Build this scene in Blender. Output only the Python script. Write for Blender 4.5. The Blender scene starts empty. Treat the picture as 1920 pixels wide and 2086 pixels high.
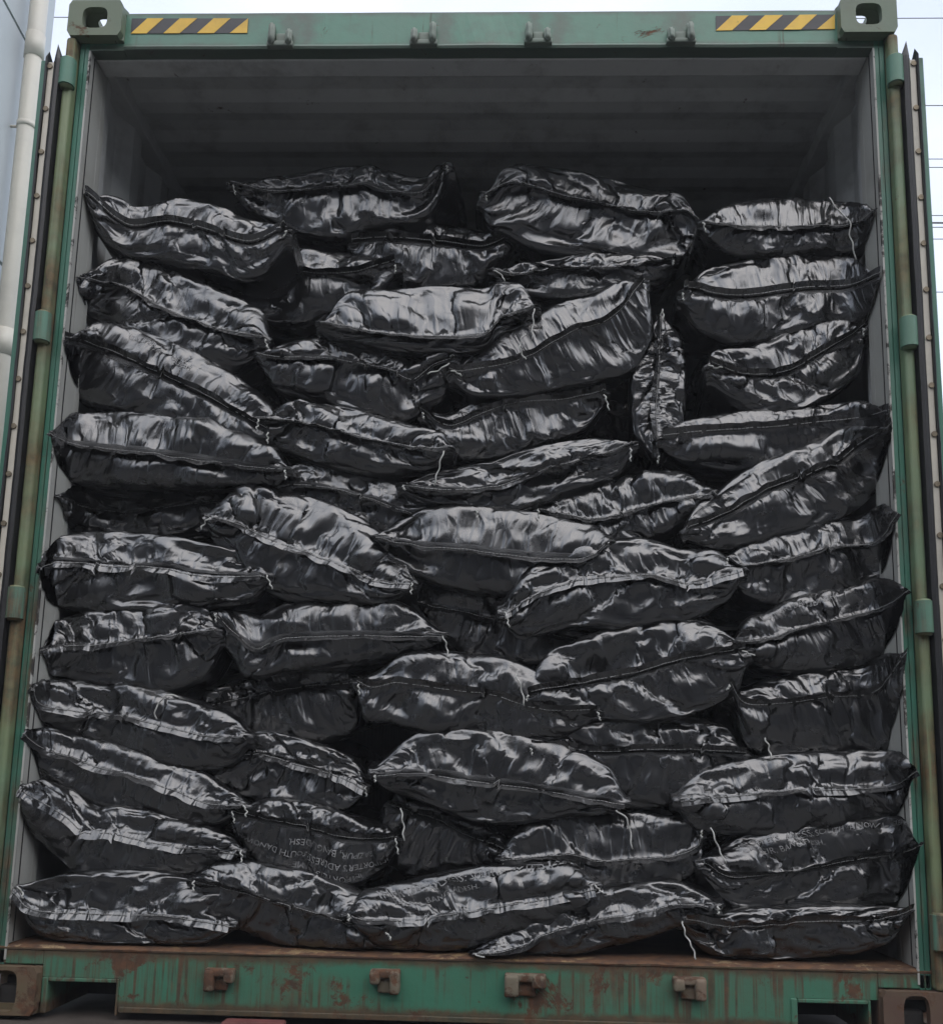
import bpy, bmesh, math, random
import numpy as np
from mathutils import Vector, Matrix, noise
R = math.radians
sc = bpy.context.scene
COL = sc.collection

# ---------------------------------------------------------------- camera
PW, PH, FPX, CYS = 1920.0, 2086.0, 2080.0, 237.0      # photo size, focal length and principal point offset in its pixels
CAM = np.array([0.1188, -2.6607, 0.5599])
YAW, PITCH, ROLL = 0.03547, 0.16681, 0.02206
_cy, _sy, _cp, _sp = math.cos(YAW), math.sin(YAW), math.cos(PITCH), math.sin(PITCH)
_f = np.array([-_sy * _cp, _cy * _cp, _sp]); _r = np.array([_cy, _sy, 0.0]); _u = np.cross(_r, _f)
_cr, _sr = math.cos(ROLL), math.sin(ROLL)
RT, UP, FW = _cr * _r + _sr * _u, -_sr * _r + _cr * _u, _f
cd = bpy.data.cameras.new('camera'); cam = bpy.data.objects.new('camera', cd); COL.objects.link(cam)
cam.matrix_world = Matrix(((RT[0], UP[0], -FW[0], CAM[0]), (RT[1], UP[1], -FW[1], CAM[1]), (RT[2], UP[2], -FW[2], CAM[2]), (0, 0, 0, 1)))
cd.sensor_fit = 'VERTICAL'; cd.sensor_height = 24.0; cd.sensor_width = 24.0 * PW / PH
cd.lens = FPX / PH * 24.0; cd.shift_y = CYS / PH
cd.clip_start = 0.05; cd.clip_end = 2000
sc.camera = cam

def at(u, v, Y):
    """world point seen at photo pixel u, v on the plane y = Y"""
    d = FW + (u - PW / 2) / FPX * RT - (v - PH / 2 - CYS) / FPX * UP
    return CAM + (Y - CAM[1]) / d[1] * d

def project(P):
    d = P - CAM; D = d @ FW
    return PW / 2 + FPX * (d @ RT) / D, PH / 2 + CYS - FPX * (d @ UP) / D

# ---------------------------------------------------------------- world and sun
SUN_EL, SUN_AZ = 52.0, 20.0        # sun behind the camera, a little to the right
w = bpy.data.worlds.new('World'); sc.world = w; w.use_nodes = True
nt = w.node_tree; bg = nt.nodes['Background']
sky = nt.nodes.new('ShaderNodeTexSky'); sky.sky_type = 'NISHITA'; sky.sun_disc = False
sky.sun_elevation = R(SUN_EL); sky.sun_rotation = R(180 - SUN_AZ)
sky.dust_density = 3.0; sky.air_density = 1.0; sky.ozone_density = 1.5
tc = nt.nodes.new('ShaderNodeTexCoord'); mp = nt.nodes.new('ShaderNodeMapping')
mp.inputs['Scale'].default_value = (1.0, 1.0, 2.2)
nz = nt.nodes.new('ShaderNodeTexNoise'); nz.inputs['Scale'].default_value = 1.9; nz.inputs['Detail'].default_value = 7; nz.inputs['Roughness'].default_value = .52
rp = nt.nodes.new('ShaderNodeMapRange'); rp.inputs['From Min'].default_value = .36; rp.inputs['From Max'].default_value = .68
rp.inputs['To Min'].default_value = .55; rp.inputs['To Max'].default_value = .96
mx = nt.nodes.new('ShaderNodeMix'); mx.data_type = 'RGBA'
mx.inputs['B'].default_value = (5.0, 5.35, 6.15, 1)
L = nt.links.new
L(tc.outputs['Generated'], mp.inputs['Vector']); L(mp.outputs['Vector'], nz.inputs['Vector'])
L(nz.outputs['Fac'], rp.inputs['Value']); L(rp.outputs['Result'], mx.inputs['Factor'])
L(sky.outputs['Color'], mx.inputs['A']); L(mx.outputs['Result'], bg.inputs['Color'])
bg.inputs['Strength'].default_value = 0.15
sd = bpy.data.lights.new('sun', 'SUN'); sun = bpy.data.objects.new('sun', sd); COL.objects.link(sun)
sd.energy = 1.1; sd.angle = R(95); sd.color = (1.0, .97, .92)
az, el = R(SUN_AZ), R(SUN_EL)
sv = Vector((math.sin(az) * math.cos(el), -math.cos(az) * math.cos(el), math.sin(el)))
sun.rotation_euler = sv.to_track_quat('Z', 'Y').to_euler(); sun.location = sv * 20
sc.view_settings.view_transform = 'Standard'; sc.view_settings.look = 'None'
sc.view_settings.exposure = 0.74; sc.view_settings.gamma = 1.0
sc.render.engine = 'CYCLES'
sc.cycles.use_denoising = True; sc.cycles.max_bounces = 6; sc.cycles.caustics_reflective = False; sc.cycles.caustics_refractive = False

# ---------------------------------------------------------------- materials
class NB:
    """small helper for building node materials"""
    def __init__(self, name):
        self.m = bpy.data.materials.new(name); self.m.use_nodes = True
        self.t = self.m.node_tree; self.b = self.t.nodes['Principled BSDF']
    def n(self, kind, **kw):
        o = self.t.nodes.new('ShaderNode' + kind)
        for k, v in kw.items():
            if k.startswith('_'): setattr(o, k[1:], v)
            else: o.inputs[k.replace('__', ' ')].default_value = v
        return o
    def l(self, a, b): self.t.links.new(a, b)
    def coord(self, scale=(1, 1, 1), out='Object', rnd=False):
        c = self.n('TexCoord'); m = self.n('Mapping', Scale=scale); self.l(c.outputs[out], m.inputs['Vector'])
        if rnd:
            oi = self.n('ObjectInfo'); k = self.n('Math', _operation='MULTIPLY'); self.l(oi.outputs['Random'], k.inputs[0]); k.inputs[1].default_value = 87.0
            self.l(k.outputs[0], m.inputs['Location'])
        return m.outputs['Vector']
    def noise(self, vec, scale, detail=5, rough=.55, dist=0):
        o = self.n('TexNoise', Scale=scale, Detail=detail, Roughness=rough, Distortion=dist); self.l(vec, o.inputs['Vector']); return o.outputs['Fac']
    def ramp(self, fac, a, b, lo=0.0, hi=1.0):
        o = self.n('MapRange', From__Min=a, From__Max=b, To__Min=lo, To__Max=hi); o.interpolation_type = 'SMOOTHSTEP'
        self.l(fac, o.inputs['Value']); return o.outputs['Result']
    def mix(self, fac, a, b, mode='MIX'):
        o = self.n('Mix', _data_type='RGBA', _blend_type=mode)
        for s, x in (('A', a), ('B', b)):
            if isinstance(x, tuple): o.inputs[s].default_value = (*x, 1)
            else: self.l(x, o.inputs[s])
        if isinstance(fac, (int, float)): o.inputs['Factor'].default_value = fac
        else: self.l(fac, o.inputs['Factor'])
        return o.outputs['Result']
    def math(self, op, a, b=None):
        o = self.n('Math', _operation=op)
        for i, x in enumerate((a, b)):
            if x is None: continue
            if isinstance(x, (int, float)): o.inputs[i].default_value = x
            else: self.l(x, o.inputs[i])
        return o.outputs[0]
    def bump(self, h, strength=.3, dist=.01, prev=None):
        o = self.n('Bump', Strength=strength, Distance=dist); self.l(h, o.inputs['Height'])
        if prev is not None: self.l(prev, o.inputs['Normal'])
        return o.outputs['Normal']
    def col(self, x):
        if isinstance(x, tuple): self.b.inputs['Base Color'].default_value = (*x, 1)
        else: self.l(x, self.b.inputs['Base Color'])

def painted(name, base, alt, rust_amt=.5, rough=.5, chip=.0, streak=0.0, rust=(.13, .06, .03), rust2=(.06, .035, .022), dirt=(.1, .1, .09), dirt_amt=.3):
    """weathered paint over steel: faded patches, dirt, rust spots and vertical runs"""
    k = NB(name); v = k.coord()
    big = k.noise(v, 2.2, 6, .6); c = k.mix(k.ramp(big, .35, .7), base, alt)
    c = k.mix(k.math('MULTIPLY', k.ramp(k.noise(v, 6, 9, .68), .45, .8), dirt_amt), c, dirt)
    rn = k.noise(v, 9, 10, .72, .4); thr = .70 - .25 * rust_amt
    rm = k.ramp(rn, thr, thr + .07)
    if streak > 0:
        vs = k.coord((26, 26, .9)); s1 = k.ramp(k.noise(vs, 1.0, 5, .7, .3), .66 - .14 * streak, .76 - .1 * streak)
        gate = k.ramp(k.noise(v, 2.6, 4, .6), .42, .62)
        rm = k.math('MAXIMUM', rm, k.math('MULTIPLY', k.math('MULTIPLY', s1, gate), .85))
    rc = k.mix(k.ramp(k.noise(v, 30, 6, .7), .35, .65), rust, rust2)
    c = k.mix(rm, c, rc); k.col(c)
    rr = k.n('MapRange', To__Min=rough, To__Max=.85); k.l(rm, rr.inputs['Value']); k.l(rr.outputs['Result'], k.b.inputs['Roughness'])
    h = k.math('SUBTRACT', k.noise(v, 40, 6, .6), k.math('MULTIPLY', rm, .6))
    k.l(k.bump(h, .25, .003), k.b.inputs['Normal'])
    return k.m

def painted_sill(name, base, alt, *a, **kw):
    m = painted(name, base, alt, *a, **kw); t = m.node_tree; b = t.nodes['Principled BSDF']; src = b.inputs['Base Color'].links[0].from_socket
    k = NB.__new__(NB); k.m, k.t, k.b = m, t, b
    c = k.n('TexCoord'); sx = k.n('SeparateXYZ'); k.l(c.outputs['Object'], sx.inputs[0]); z = sx.outputs['Z']
    v = k.coord(); wob = k.math('MULTIPLY', k.math('SUBTRACT', k.noise(v, 14, 8, .7), .5), .055)
    zz = k.math('ADD', z, wob)
    e = k.math('MAXIMUM', k.ramp(zz, .046, .026), k.ramp(zz, .128, .150))
    run = k.ramp(k.noise(k.coord((55, 55, 1.6)), 1.0, 4, .6, .2), .50, .60); run = k.math('MULTIPLY', run, k.ramp(k.noise(v, 3.1, 5, .6), .36, .54))
    e = k.math('MAXIMUM', k.math('MULTIPLY', e, .85), k.math('MULTIPLY', run, .8))
    spots = k.ramp(k.noise(v, 55, 6, .6), .66, .72); e = k.math('MAXIMUM', e, k.math('MULTIPLY', spots, .8))
    rc = k.mix(k.ramp(k.noise(v, 26, 6, .7), .3, .7), (.125, .062, .032), (.055, .034, .022))
    k.l(k.mix(e, src, rc), b.inputs['Base Color']); return m

def painted_header(name, *a, **kw):
    m = painted(name, *a, **kw); t = m.node_tree; b = t.nodes['Principled BSDF']; src = b.inputs['Base Color'].links[0].from_socket
    k = NB.__new__(NB); k.m, k.t, k.b = m, t, b
    c = k.n('TexCoord'); sx = k.n('SeparateXYZ'); k.l(c.outputs['Object'], sx.inputs[0]); v = k.coord()
    wob = k.math('MULTIPLY', k.math('SUBTRACT', k.noise(v, 16, 6, .65), .5), .10); x = k.math('ADD', sx.outputs['X'], wob); e = None
    for xi, wd in ((-.515, .055), (-.10, .05), (.245, .06), (.60, .05), (-.56, .05), (.17, .045)):    # grease smears beside the lock keepers
        r_ = k.ramp(k.math('ABSOLUTE', k.math('SUBTRACT', x, xi)), wd, .0); e = r_ if e is None else k.math('MAXIMUM', e, r_)
    zb = k.math('ADD', sx.outputs['Z'], k.math('MULTIPLY', wob, .35)); low = k.math('MAXIMUM', k.ramp(zb, 2.785, 2.762), k.ramp(zb, 2.862, 2.884))
    e = k.math('MAXIMUM', k.math('MULTIPLY', e, .62), k.math('MULTIPLY', low, .7))
    k.l(k.mix(e, src, k.mix(k.noise(v, 40, 5, .6), (.115, .10, .085), (.07, .075, .065))), b.inputs['Base Color']); return m

def plain(name, c, rough=.6, var=.25, metal=0.0, scale=25, spec=.5):
    k = NB(name); v = k.coord()
    d = tuple(x * (1 - var) for x in c)
    k.col(k.mix(k.ramp(k.noise(v, scale, 6, .65), .3, .7), c, d)); k.b.inputs['Roughness'].default_value = rough
    k.b.inputs['Metallic'].default_value = metal; k.b.inputs['Specular IOR Level'].default_value = spec
    k.l(k.bump(k.noise(v, scale * 3, 4, .6), .15, .002), k.b.inputs['Normal'])
    return k.m

M = {}
M['green'] = painted('green_paint', (.075, .22, .15), (.10, .21, .15), .28, .42, streak=.5, dirt=(.085, .09, .075), dirt_amt=.85)
M['green_header'] = painted_header('green_header_paint', (.078, .225, .155), (.10, .215, .155), .22, .42, streak=.5, dirt=(.085, .09, .075), dirt_amt=.7)
M['green_sill'] = painted_sill('green_paint_rusty', (.05, .185, .115), (.07, .165, .105), .58, .5, streak=1.25, dirt=(.10, .075, .045), dirt_amt=.7)
M['green_post'] = painted('green_paint_post', (.042, .17, .115), (.06, .155, .11), .32, .45, streak=1.1)
M['hinge'] = painted('hinge_paint', (.085, .215, .15), (.11, .20, .14), .5, .5, streak=1.6, rust=(.16, .08, .04), dirt=(.10, .09, .06), dirt_amt=.7)
M['olive'] = painted('faded_olive_paint', (.19, .235, .12), (.14, .22, .13), .30, .5, streak=2.3, rust=(.17, .08, .035))
M['casting'] = painted('casting_olive_paint', (.15, .18, .115), (.12, .17, .12), .42, .55, dirt=(.12, .12, .10), dirt_amt=.5)
M['casting_rust'] = painted('casting_rusty_paint', (.095, .055, .04), (.13, .09, .05), .75, .7, streak=.3, dirt=(.07, .14, .08), dirt_amt=.55)
M['keeper'] = painted('keeper_paint', (.16, .21, .17), (.20, .21, .18), .45, .6, dirt=(.06, .06, .05), dirt_amt=.7)
M['keeper_rust'] = painted('keeper_rusty_paint', (.15, .13, .09), (.20, .14, .10), 1.0, .7, dirt=(.08, .14, .09), dirt_amt=.5)
M['grey'] = painted('interior_grey_paint', (.60, .61, .59), (.54, .55, .54), .22, .55, streak=.2, dirt=(.22, .21, .20), dirt_amt=.75)
M['jamb'] = painted('jamb_grey_paint', (.45, .455, .42), (.40, .40, .37), .12, .5, streak=.2, dirt=(.22, .20, .16), dirt_amt=.4)
M['white_edge'] = painted('chipped_white_paint', (.45, .45, .42), (.34, .34, .31), .75, .6, rust=(.06, .05, .04), rust2=(.03, .03, .03))
M['sill_top'] = painted('worn_sill_plate', (.27, .18, .09), (.33, .24, .14), 1.25, .75, rust=(.16, .08, .04), rust2=(.08, .045, .03), dirt=(.12, .08, .05), dirt_amt=.7)
M['rubber'] = plain('black_rubber', (.014, .014, .015), .5, .3)
M['cream'] = painted('cream_strip', (.60, .56, .47), (.52, .49, .42), .22, .5, rust=(.10, .07, .05), rust2=(.04, .03, .03))
M['screw'] = plain('dull_screw', (.24, .20, .14), .5, .4, .6, 60)
M['dark'] = plain('dark_steel', (.03, .028, .026), .8, .4)
M['floor'] = plain('plywood_floor', (.14, .09, .05), .8, .4, 0, 8)
M['black_print'] = painted('black_decal', (.025, .025, .03), (.045, .045, .05), .3, .5, dirt=(.09, .085, .07), dirt_amt=.5, rust=(.10, .13, .09), rust2=(.07, .06, .04))
M['yellow_print'] = painted('yellow_decal', (.86, .54, .05), (.76, .47, .06), .3, .5, dirt=(.3, .2, .06), dirt_amt=.5, rust=(.09, .06, .04))
M['thread'] = plain('white_thread', (.55, .55, .52), .8, .3)
M['stitch'] = plain('stitch_thread', (.42, .42, .41), .8, .5, 0, 90)
M['print'] = plain('faded_white_print', (.33, .33, .33), .8, .5, 0, 60)
M['chassis'] = plain('chassis_dirty', (.075, .06, .05), .8, .5, 0, 9)
M['chassis_red'] = plain('chassis_red_paint', (.17, .055, .05), .7, .4, 0, 20)
M['concrete'] = plain('yard_concrete', (.135, .13, .122), .9, .35, 0, 1.3)
M['cladding'] = plain('grey_cladding', (.52, .555, .57), .45, .08, 0, 1.2)
M['added_dark_block'] = plain('added_block_sheeting', (.06, .062, .065), .7, .2, 0, 2)  # skin of the unseen block added for dark sack reflections
M['joint'] = plain('dark_joint', (.05, .05, .05), .8, .2)
M['pipe'] = painted('cream_pipe', (.60, .565, .48), (.55, .52, .45), .02, .4, rust=(.2, .18, .15), rust2=(.15, .14, .12), dirt_amt=.12)
M['cable'] = plain('cable_black', (.02, .02, .022), .6, .2)

def sack_material():
    k = NB('black_woven_plastic')
    uv = lambda s: k.coord(s, 'UV', True)
    c0 = k.n('TexCoord'); sx = k.n('SeparateXYZ'); k.l(c0.outputs['UV'], sx.inputs[0])
    vv = sx.outputs['Y']                                            # metres back from the seam
    near = k.ramp(k.math('ABSOLUTE', vv), 0.0, .15, 1.0, .08)
    puck = k.noise(uv((75, 9, 1)), 1.0, 4, .55, .6)                  # gathers running back from the seam
    crump = k.n('TexVoronoi', _feature='DISTANCE_TO_EDGE', Scale=13.0); cw = k.n('TexNoise', Scale=8.0, Detail=3)
    k.l(uv((1, 1.0, 1)), cw.inputs['Vector']); ad = k.n('VectorMath', _operation='MULTIPLY_ADD')
    k.l(cw.outputs['Color'], ad.inputs[0]); ad.inputs[1].default_value = (.09, .09, 0); k.l(uv((1.25, .8, 1)), ad.inputs[2])
    k.l(ad.outputs[0], crump.inputs['Vector'])
    crease = k.ramp(crump.outputs['Distance'], 0.0, .12)
    pl = k.n('TexVoronoi', _feature='DISTANCE_TO_EDGE', Scale=1.0); pw = k.n('TexNoise', Scale=1.0, Detail=2); k.l(uv((18, 9, 1)), pw.inputs['Vector'])
    pa = k.n('VectorMath', _operation='MULTIPLY_ADD'); k.l(pw.outputs['Color'], pa.inputs[0]); pa.inputs[1].default_value = (1.3, .8, 0); k.l(uv((38, 7.5, 1)), pa.inputs[2])
    k.l(pa.outputs[0], pl.inputs['Vector']); pleat = k.math('MULTIPLY', k.ramp(pl.outputs['Distance'], 0.0, .22), k.ramp(k.math('ABSOLUTE', vv), 0.0, .13, 1.0, .12))
    mid = k.noise(uv((22, 15, 1)), 1.0, 5, .6, 1.2)
    fib = k.noise(uv((420, 40, 1)), 1.0, 3, .6)
    n1 = k.bump(k.math('MULTIPLY', puck, near), .42, .008)
    n2 = k.bump(pleat, .42, .006, k.bump(crease, .16, .004, n1))
    n3 = k.bump(mid, .08, .006, n2)
    n4 = k.bump(fib, .08, .0008, n3)
    k.l(n4, k.b.inputs['Normal'])
    wear = k.noise(uv((9, 9, 1)), 1.0, 6, .65)
    k.col(k.mix(k.ramp(wear, .4, .75), (.0035, .0035, .004), (.008, .008, .0085)))
    rr = k.n('MapRange', From__Min=.3, From__Max=.7, To__Min=.21, To__Max=.31); k.l(wear, rr.inputs['Value']); k.l(rr.outputs['Result'], k.b.inputs['Roughness'])
    k.b.inputs['IOR'].default_value = 2.0; k.b.inputs['Specular IOR Level'].default_value = .58
    return k.m
M['sack'] = sack_material()

# ---------------------------------------------------------------- object helpers
def link(name, me, mat, parent=None, smooth=False):
    o = bpy.data.objects.new(name, me); COL.objects.link(o)
    for m_ in (mat if isinstance(mat, (list, tuple)) else [mat]):
        if m_ is not None: me.materials.append(m_)
    if parent is not None: o.parent = parent
    if smooth: me.polygons.foreach_set('use_smooth', [True] * len(me.polygons))
    return o
def obj(name, bm, mat, parent=None, smooth=False):
    me = bpy.data.meshes.new(name); bmesh.ops.recalc_face_normals(bm, faces=bm.faces); bm.to_mesh(me); bm.free()
    return link(name, me, mat, parent, smooth)
def tag(o, label=None, cat=None, group=None, kind=None):
    if label: o['label'] = label
    if cat: o['category'] = cat
    if group: o['group'] = group
    if kind: o['kind'] = kind
    return o
def empty(name, loc=(0, 0, 0)):
    o = bpy.data.objects.new(name, None); o.empty_display_size = .1; o.location = loc; COL.objects.link(o); return o
def box(bm, x0, x1, y0, y1, z0, z1, bev=0.0, seg=2):
    r = bmesh.ops.create_cube(bm, size=1.0)
    bmesh.ops.transform(bm, verts=r['verts'], matrix=Matrix.Translation(((x0 + x1) / 2, (y0 + y1) / 2, (z0 + z1) / 2)) @ Matrix.Diagonal((abs(x1 - x0), abs(y1 - y0), abs(z1 - z0), 1)))
    if bev > 0:
        es = list({e for v in r['verts'] for e in v.link_edges})
        bmesh.ops.bevel(bm, geom=es, offset=bev, segments=seg, affect='EDGES', profile=.5)
def cyl(bm, p0, p1, rad, seg=20, rad2=None):
    p0, p1 = Vector(p0), Vector(p1); d = p1 - p0
    r = bmesh.ops.create_cone(bm, cap_ends=True, segments=seg, radius1=rad, radius2=rad if rad2 is None else rad2, depth=d.length)
    bmesh.ops.transform(bm, verts=r['verts'], matrix=Matrix.Translation((p0 + p1) / 2) @ d.to_track_quat('Z', 'Y').to_matrix().to_4x4())
def tube(bm, pts, rad, seg=6):
    pts = [Vector(p) for p in pts]; rings = []
    for i, p in enumerate(pts):
        t = (pts[min(i + 1, len(pts) - 1)] - pts[max(i - 1, 0)]).normalized()
        a = t.orthogonal().normalized() if i == 0 else (a - t * a.dot(t)).normalized()
        b = t.cross(a)
        rings.append([bm.verts.new(p + rad * (math.cos(2 * math.pi * q / seg) * a + math.sin(2 * math.pi * q / seg) * b)) for q in range(seg)])
    for i in range(len(rings) - 1):
        for q in range(seg): bm.faces.new((rings[i][q], rings[i][(q + 1) % seg], rings[i + 1][(q + 1) % seg], rings[i + 1][q]))
    bm.faces.new(rings[0]); bm.faces.new(list(reversed(rings[-1])))
def extrude_profile(bm, prof, axis_pts):
    """prof: list of (a, b) pairs; axis_pts: function (a, b, end 0/1) -> xyz. closed prism"""
    r0 = [bm.verts.new(axis_pts(a, b, 0)) for a, b in prof]; r1 = [bm.verts.new(axis_pts(a, b, 1)) for a, b in prof]
    n = len(prof)
    for i in range(n): bm.faces.new((r0[i], r0[(i + 1) % n], r1[(i + 1) % n], r1[i]))
    bm.faces.new(list(reversed(r0))); bm.faces.new(r1)
def holed_plate(bm, w_, h_, th, hw, hh, mat4, seg=24, oval=.6):
    """plate in local xz, thickness along local y, centred, with a rounded hole"""
    outer, inner = [], []
    for i in range(seg):
        a = 2 * math.pi * (i + .5) / seg; ca, sa = math.cos(a), math.sin(a)
        k = 1 / max(abs(ca) / (w_ / 2), abs(sa) / (h_ / 2)); outer.append((ca * k, sa * k))
        p = 2.0 / (2.0 + 2.0 * oval)
        inner.append((math.copysign(abs(ca) ** p, ca) * hw / 2, math.copysign(abs(sa) ** p, sa) * hh / 2))
    V = [[bm.verts.new(mat4 @ Vector((x, y, z))) for x, z in ring] for ring in (outer, inner) for y in (-th / 2, th / 2)]
    of, ob, i_f, ib = V
    for i in range(seg):
        j = (i + 1) % seg
        bm.faces.new((of[i], of[j], i_f[j], i_f[i])); bm.faces.new((ob[j], ob[i], ib[i], ib[j]))
        bm.faces.new((of[j], of[i], ob[i], ob[j])); bm.faces.new((i_f[i], i_f[j], ib[j], ib[i]))

# ---------------------------------------------------------------- ground, building, cables
GZ = -1.22
bm = bmesh.new(); box(bm, -60, 60, -60, 60, GZ - .5, GZ)
tag(obj('ground', bm, M['concrete']), kind='structure')

# unseen gabled block, added behind the camera so the glossy sacks reflect something dark
wh = empty('added_dark_block', (0, -15, GZ)); tag(wh, 'unseen dark gabled block added behind the camera for the sacks to reflect', 'added_dark_block')
bm = bmesh.new(); extrude_profile(bm, [(-45, .0), (45, .0), (45, 10.5), (-45, 10.5)], lambda a, b, e: (a, -14.0 if e else 0.0, b)); obj('wall', bm, M['added_dark_block'], wh)
bm = bmesh.new(); extrude_profile(bm, [(.5, 10.503), (-14.5, 10.503), (-7.0, 12.4)], lambda a, b, e: (45.5 if e else -45.5, a, b)); obj('roof', bm, M['dark'], wh)
for x in (-18, -6, 6, 18):
    bm = bmesh.new(); box(bm, x - 2.2, x + 2.2, .0, .06, .0, 4.6, .02); obj('door', bm, M['dark'], wh)

# grey clad building beyond the container on one side: wall runs away from the camera
WX, WY0, WY1, WA = -2.62, -1.0, 2.87, .07
bld = empty('clad_building', (WX, 1.0, GZ))
tag(bld, 'pale grey panel-clad building with dark panel joints beside the green container', 'building')
def wl(s, off, z):                 # along wall s (metres in y), off = out from the wall face, z
    return Vector((WX - WA * (s - 1.0) + off - WX, s - 1.0, z - GZ))
bm = bmesh.new()
zs = [GZ, .55, 2.0, 3.45, 4.85, 6.4, 8.2]
for a, b in zip(zs[:-1], zs[1:]):
    g = .011
    vs = [bm.verts.new(wl(s, o, z)) for z in (a + g, b - g) for s, o in ((WY0, 0), (WY1, 0), (WY1, -6), (WY0, -6))]
    for q in ((0, 1, 5, 4), (1, 2, 6, 5), (2, 3, 7, 6), (3, 0, 4, 7), (4, 5, 6, 7), (3, 2, 1, 0)): bm.faces.new([vs[i] for i in q])
obj('wall_panels', bm, M['cladding'], bld)
bm = bmesh.new()
vs = [bm.verts.new(wl(s, o, z)) for z in (GZ + .002, 8.18) for s, o in ((WY0 + .02, -.018), (WY1 - .02, -.018), (WY1 - .02, -5.9), (WY0 + .02, -5.9))]
for q in ((0, 1, 5, 4), (1, 2, 6, 5), (2, 3, 7, 6), (3, 0, 4, 7), (4, 5, 6, 7)): bm.faces.new([vs[i] for i in q])
obj('joint_backing', bm, M['joint'], bld)
# drainpipe with sockets and clips
PS = 2.46
dp = empty('drainpipe', Vector((WX, 1.0, GZ)) + wl(PS, .09, GZ)); tag(dp, 'cream plastic drainpipe with ringed joints fixed to the grey clad wall', 'drainpipe')
bm = bmesh.new(); cyl(bm, (0, 0, .02), (0, 0, 9.5), .049, 32); obj('pipe', bm, M['pipe'], dp, True)
for zc in (5.97, 4.17, 1.8):
    bm = bmesh.new(); cyl(bm, (0, 0, zc - .075), (0, 0, zc + .075), .0535, 32); obj('socket', bm, M['pipe'], dp, True)
for zc in (5.47, 3.0):
    bm = bmesh.new(); cyl(bm, (0, 0, zc - .016), (0, 0, zc + .016), .0530, 32); cyl(bm, (-.05, 0, zc), (-.10, 0, zc), .008, 8); obj('clip', bm, M['pipe'], dp, True)

def cable(name, pts, rad, label, group):
    bm = bmesh.new(); o = empty('_', (0, 0, 0)); bpy.data.objects.remove(o)
    tube(bm, pts, rad, 6); return tag(obj(name, bm, M['cable'], None, True), label, 'cable', group)
CY = 26.0
CL = [(37, 0.026, 'topmost thin overhead cable, crossing behind the tops of both upper corner castings'),
      (215, .026, 'lone overhead cable in the clear sky above the crossing wires, beside the upper door hinge'),
      (324, .024, 'upper thin cable of a close pair beside the open container door'),
      (341, .024, 'lower thin cable of a close pair beside the open container door'),
      (439, .024, 'thin overhead cable just above the thickest black cable'),
      (454, .050, 'thickest black overhead cable in the sky beside the container'),
      (463, .026, 'thin overhead cable just below the thickest black cable'),
      (487, .024, 'thin overhead cable a little below the thick cable and its neighbours'),
      (595, .024, 'lowest overhead cable, alone in the sky beside the container door')]
for v, rad, lab in CL:
    a = at(1900, v, CY); pts = []
    for i in range(41):
        x = -40 + 80 * i / 40; sl = .012 if v < 60 else 0.0
        pts.append((x, CY, a[2] + sl * 0 + .00022 * ((x - 14) ** 2 - (a[0] - 14) ** 2)))
    cable('overhead_cable', pts, rad * .55, lab, 'overhead cables across the sky')
def wallpt(u, v):                  # a point on the building's side wall seen at that pixel
    d = FW + (u - PW / 2) / FPX * RT - (v - PH / 2 - CYS) / FPX * UP
    n = np.array([1.0, WA, 0.0]); p0 = np.array([WX + .03, 1.0, 0.0])
    return CAM + d * (((p0 - CAM) @ n) / (d @ n))
for px, lab in (([(-20, 712), (10, 690), (36, 640), (50, 600), (62, 570)], 'dark cable sagging across the grey clad wall below the drainpipe clip'),
                ([(46, 440), (52, 452), (60, 462), (66, 480)], 'short bent dark cable end sticking out beside the drainpipe'),
                ([(36, 503), (46, 498), (60, 495), (70, 492)], 'short dark cable running straight from the drainpipe to the container door'),
                ([(-10, 822), (2, 830), (14, 842)], 'dark cable low on the grey clad wall near the edge of the photo')):
    P = [wallpt(*p) for p in px]
    q = []
    for a, b in zip(P[:-1], P[1:]):
        for s in range(4): q.append(a + (b - a) * s / 4)
    q.append(P[-1]); cable('wall_cable', q, .007, lab, 'loose cables on the clad wall')

# ---------------------------------------------------------------- trailer under the container
tr = empty('trailer_chassis', (0, 0, GZ)); tag(tr, 'dirty dark trailer chassis carrying the green container', 'trailer')
def tp(x0, x1, y0, y1, z0, z1, bm, b=.006): box(bm, x0, x1, y0, y1, z0 - GZ, z1 - GZ, b)
bm = bmesh.new(); tp(-1.24, 1.24, -.12, 1.30, -.20, -.012, bm); obj('rear_beam', bm, M['chassis'], tr)
for x in (-.45, .45):
    bm = bmesh.new(); tp(x - .08, x + .08, .22, 12.3, -.42, -.02, bm); obj('rail', bm, M['chassis'], tr)
a = at(455, 2076, -.14); b = at(580, 2076, -.14)
bm = bmesh.new(); tp(a[0], b[0], -.165, -.115, -.10, a[2] - .002, bm, .005); obj('lug', bm, M['chassis_red'], tr)
for x in (-1.138, 1.138):
    bm = bmesh.new(); tp(x - .030, x + .030, .030, .150, -.02, .070, bm, .010); tp(x - .020, x + .048, .05, .13, .060, .092, bm, .008); obj('twistlock', bm, M['dark'], tr)
for x in (-.95, .95):
    for y in (1.4, 2.7):
        wh = empty('_w'); bpy.data.objects.remove(wh)
        bm = bmesh.new(); cyl(bm, (x - .16, y, .5), (x + .16, y, .5), .5, 32); wo = obj('tyre', bm, M['rubber'], tr, False)
        bm = bmesh.new(); cyl(bm, (x - .17, y, .5), (x + .17, y, .5), .27, 24); obj('rim', bm, M['chassis'], wo)
bm = bmesh.new()
for y in (1.4, 2.7): tp(-.95, .95, y - .06, y + .06, -.78, -.66, bm)
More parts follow.
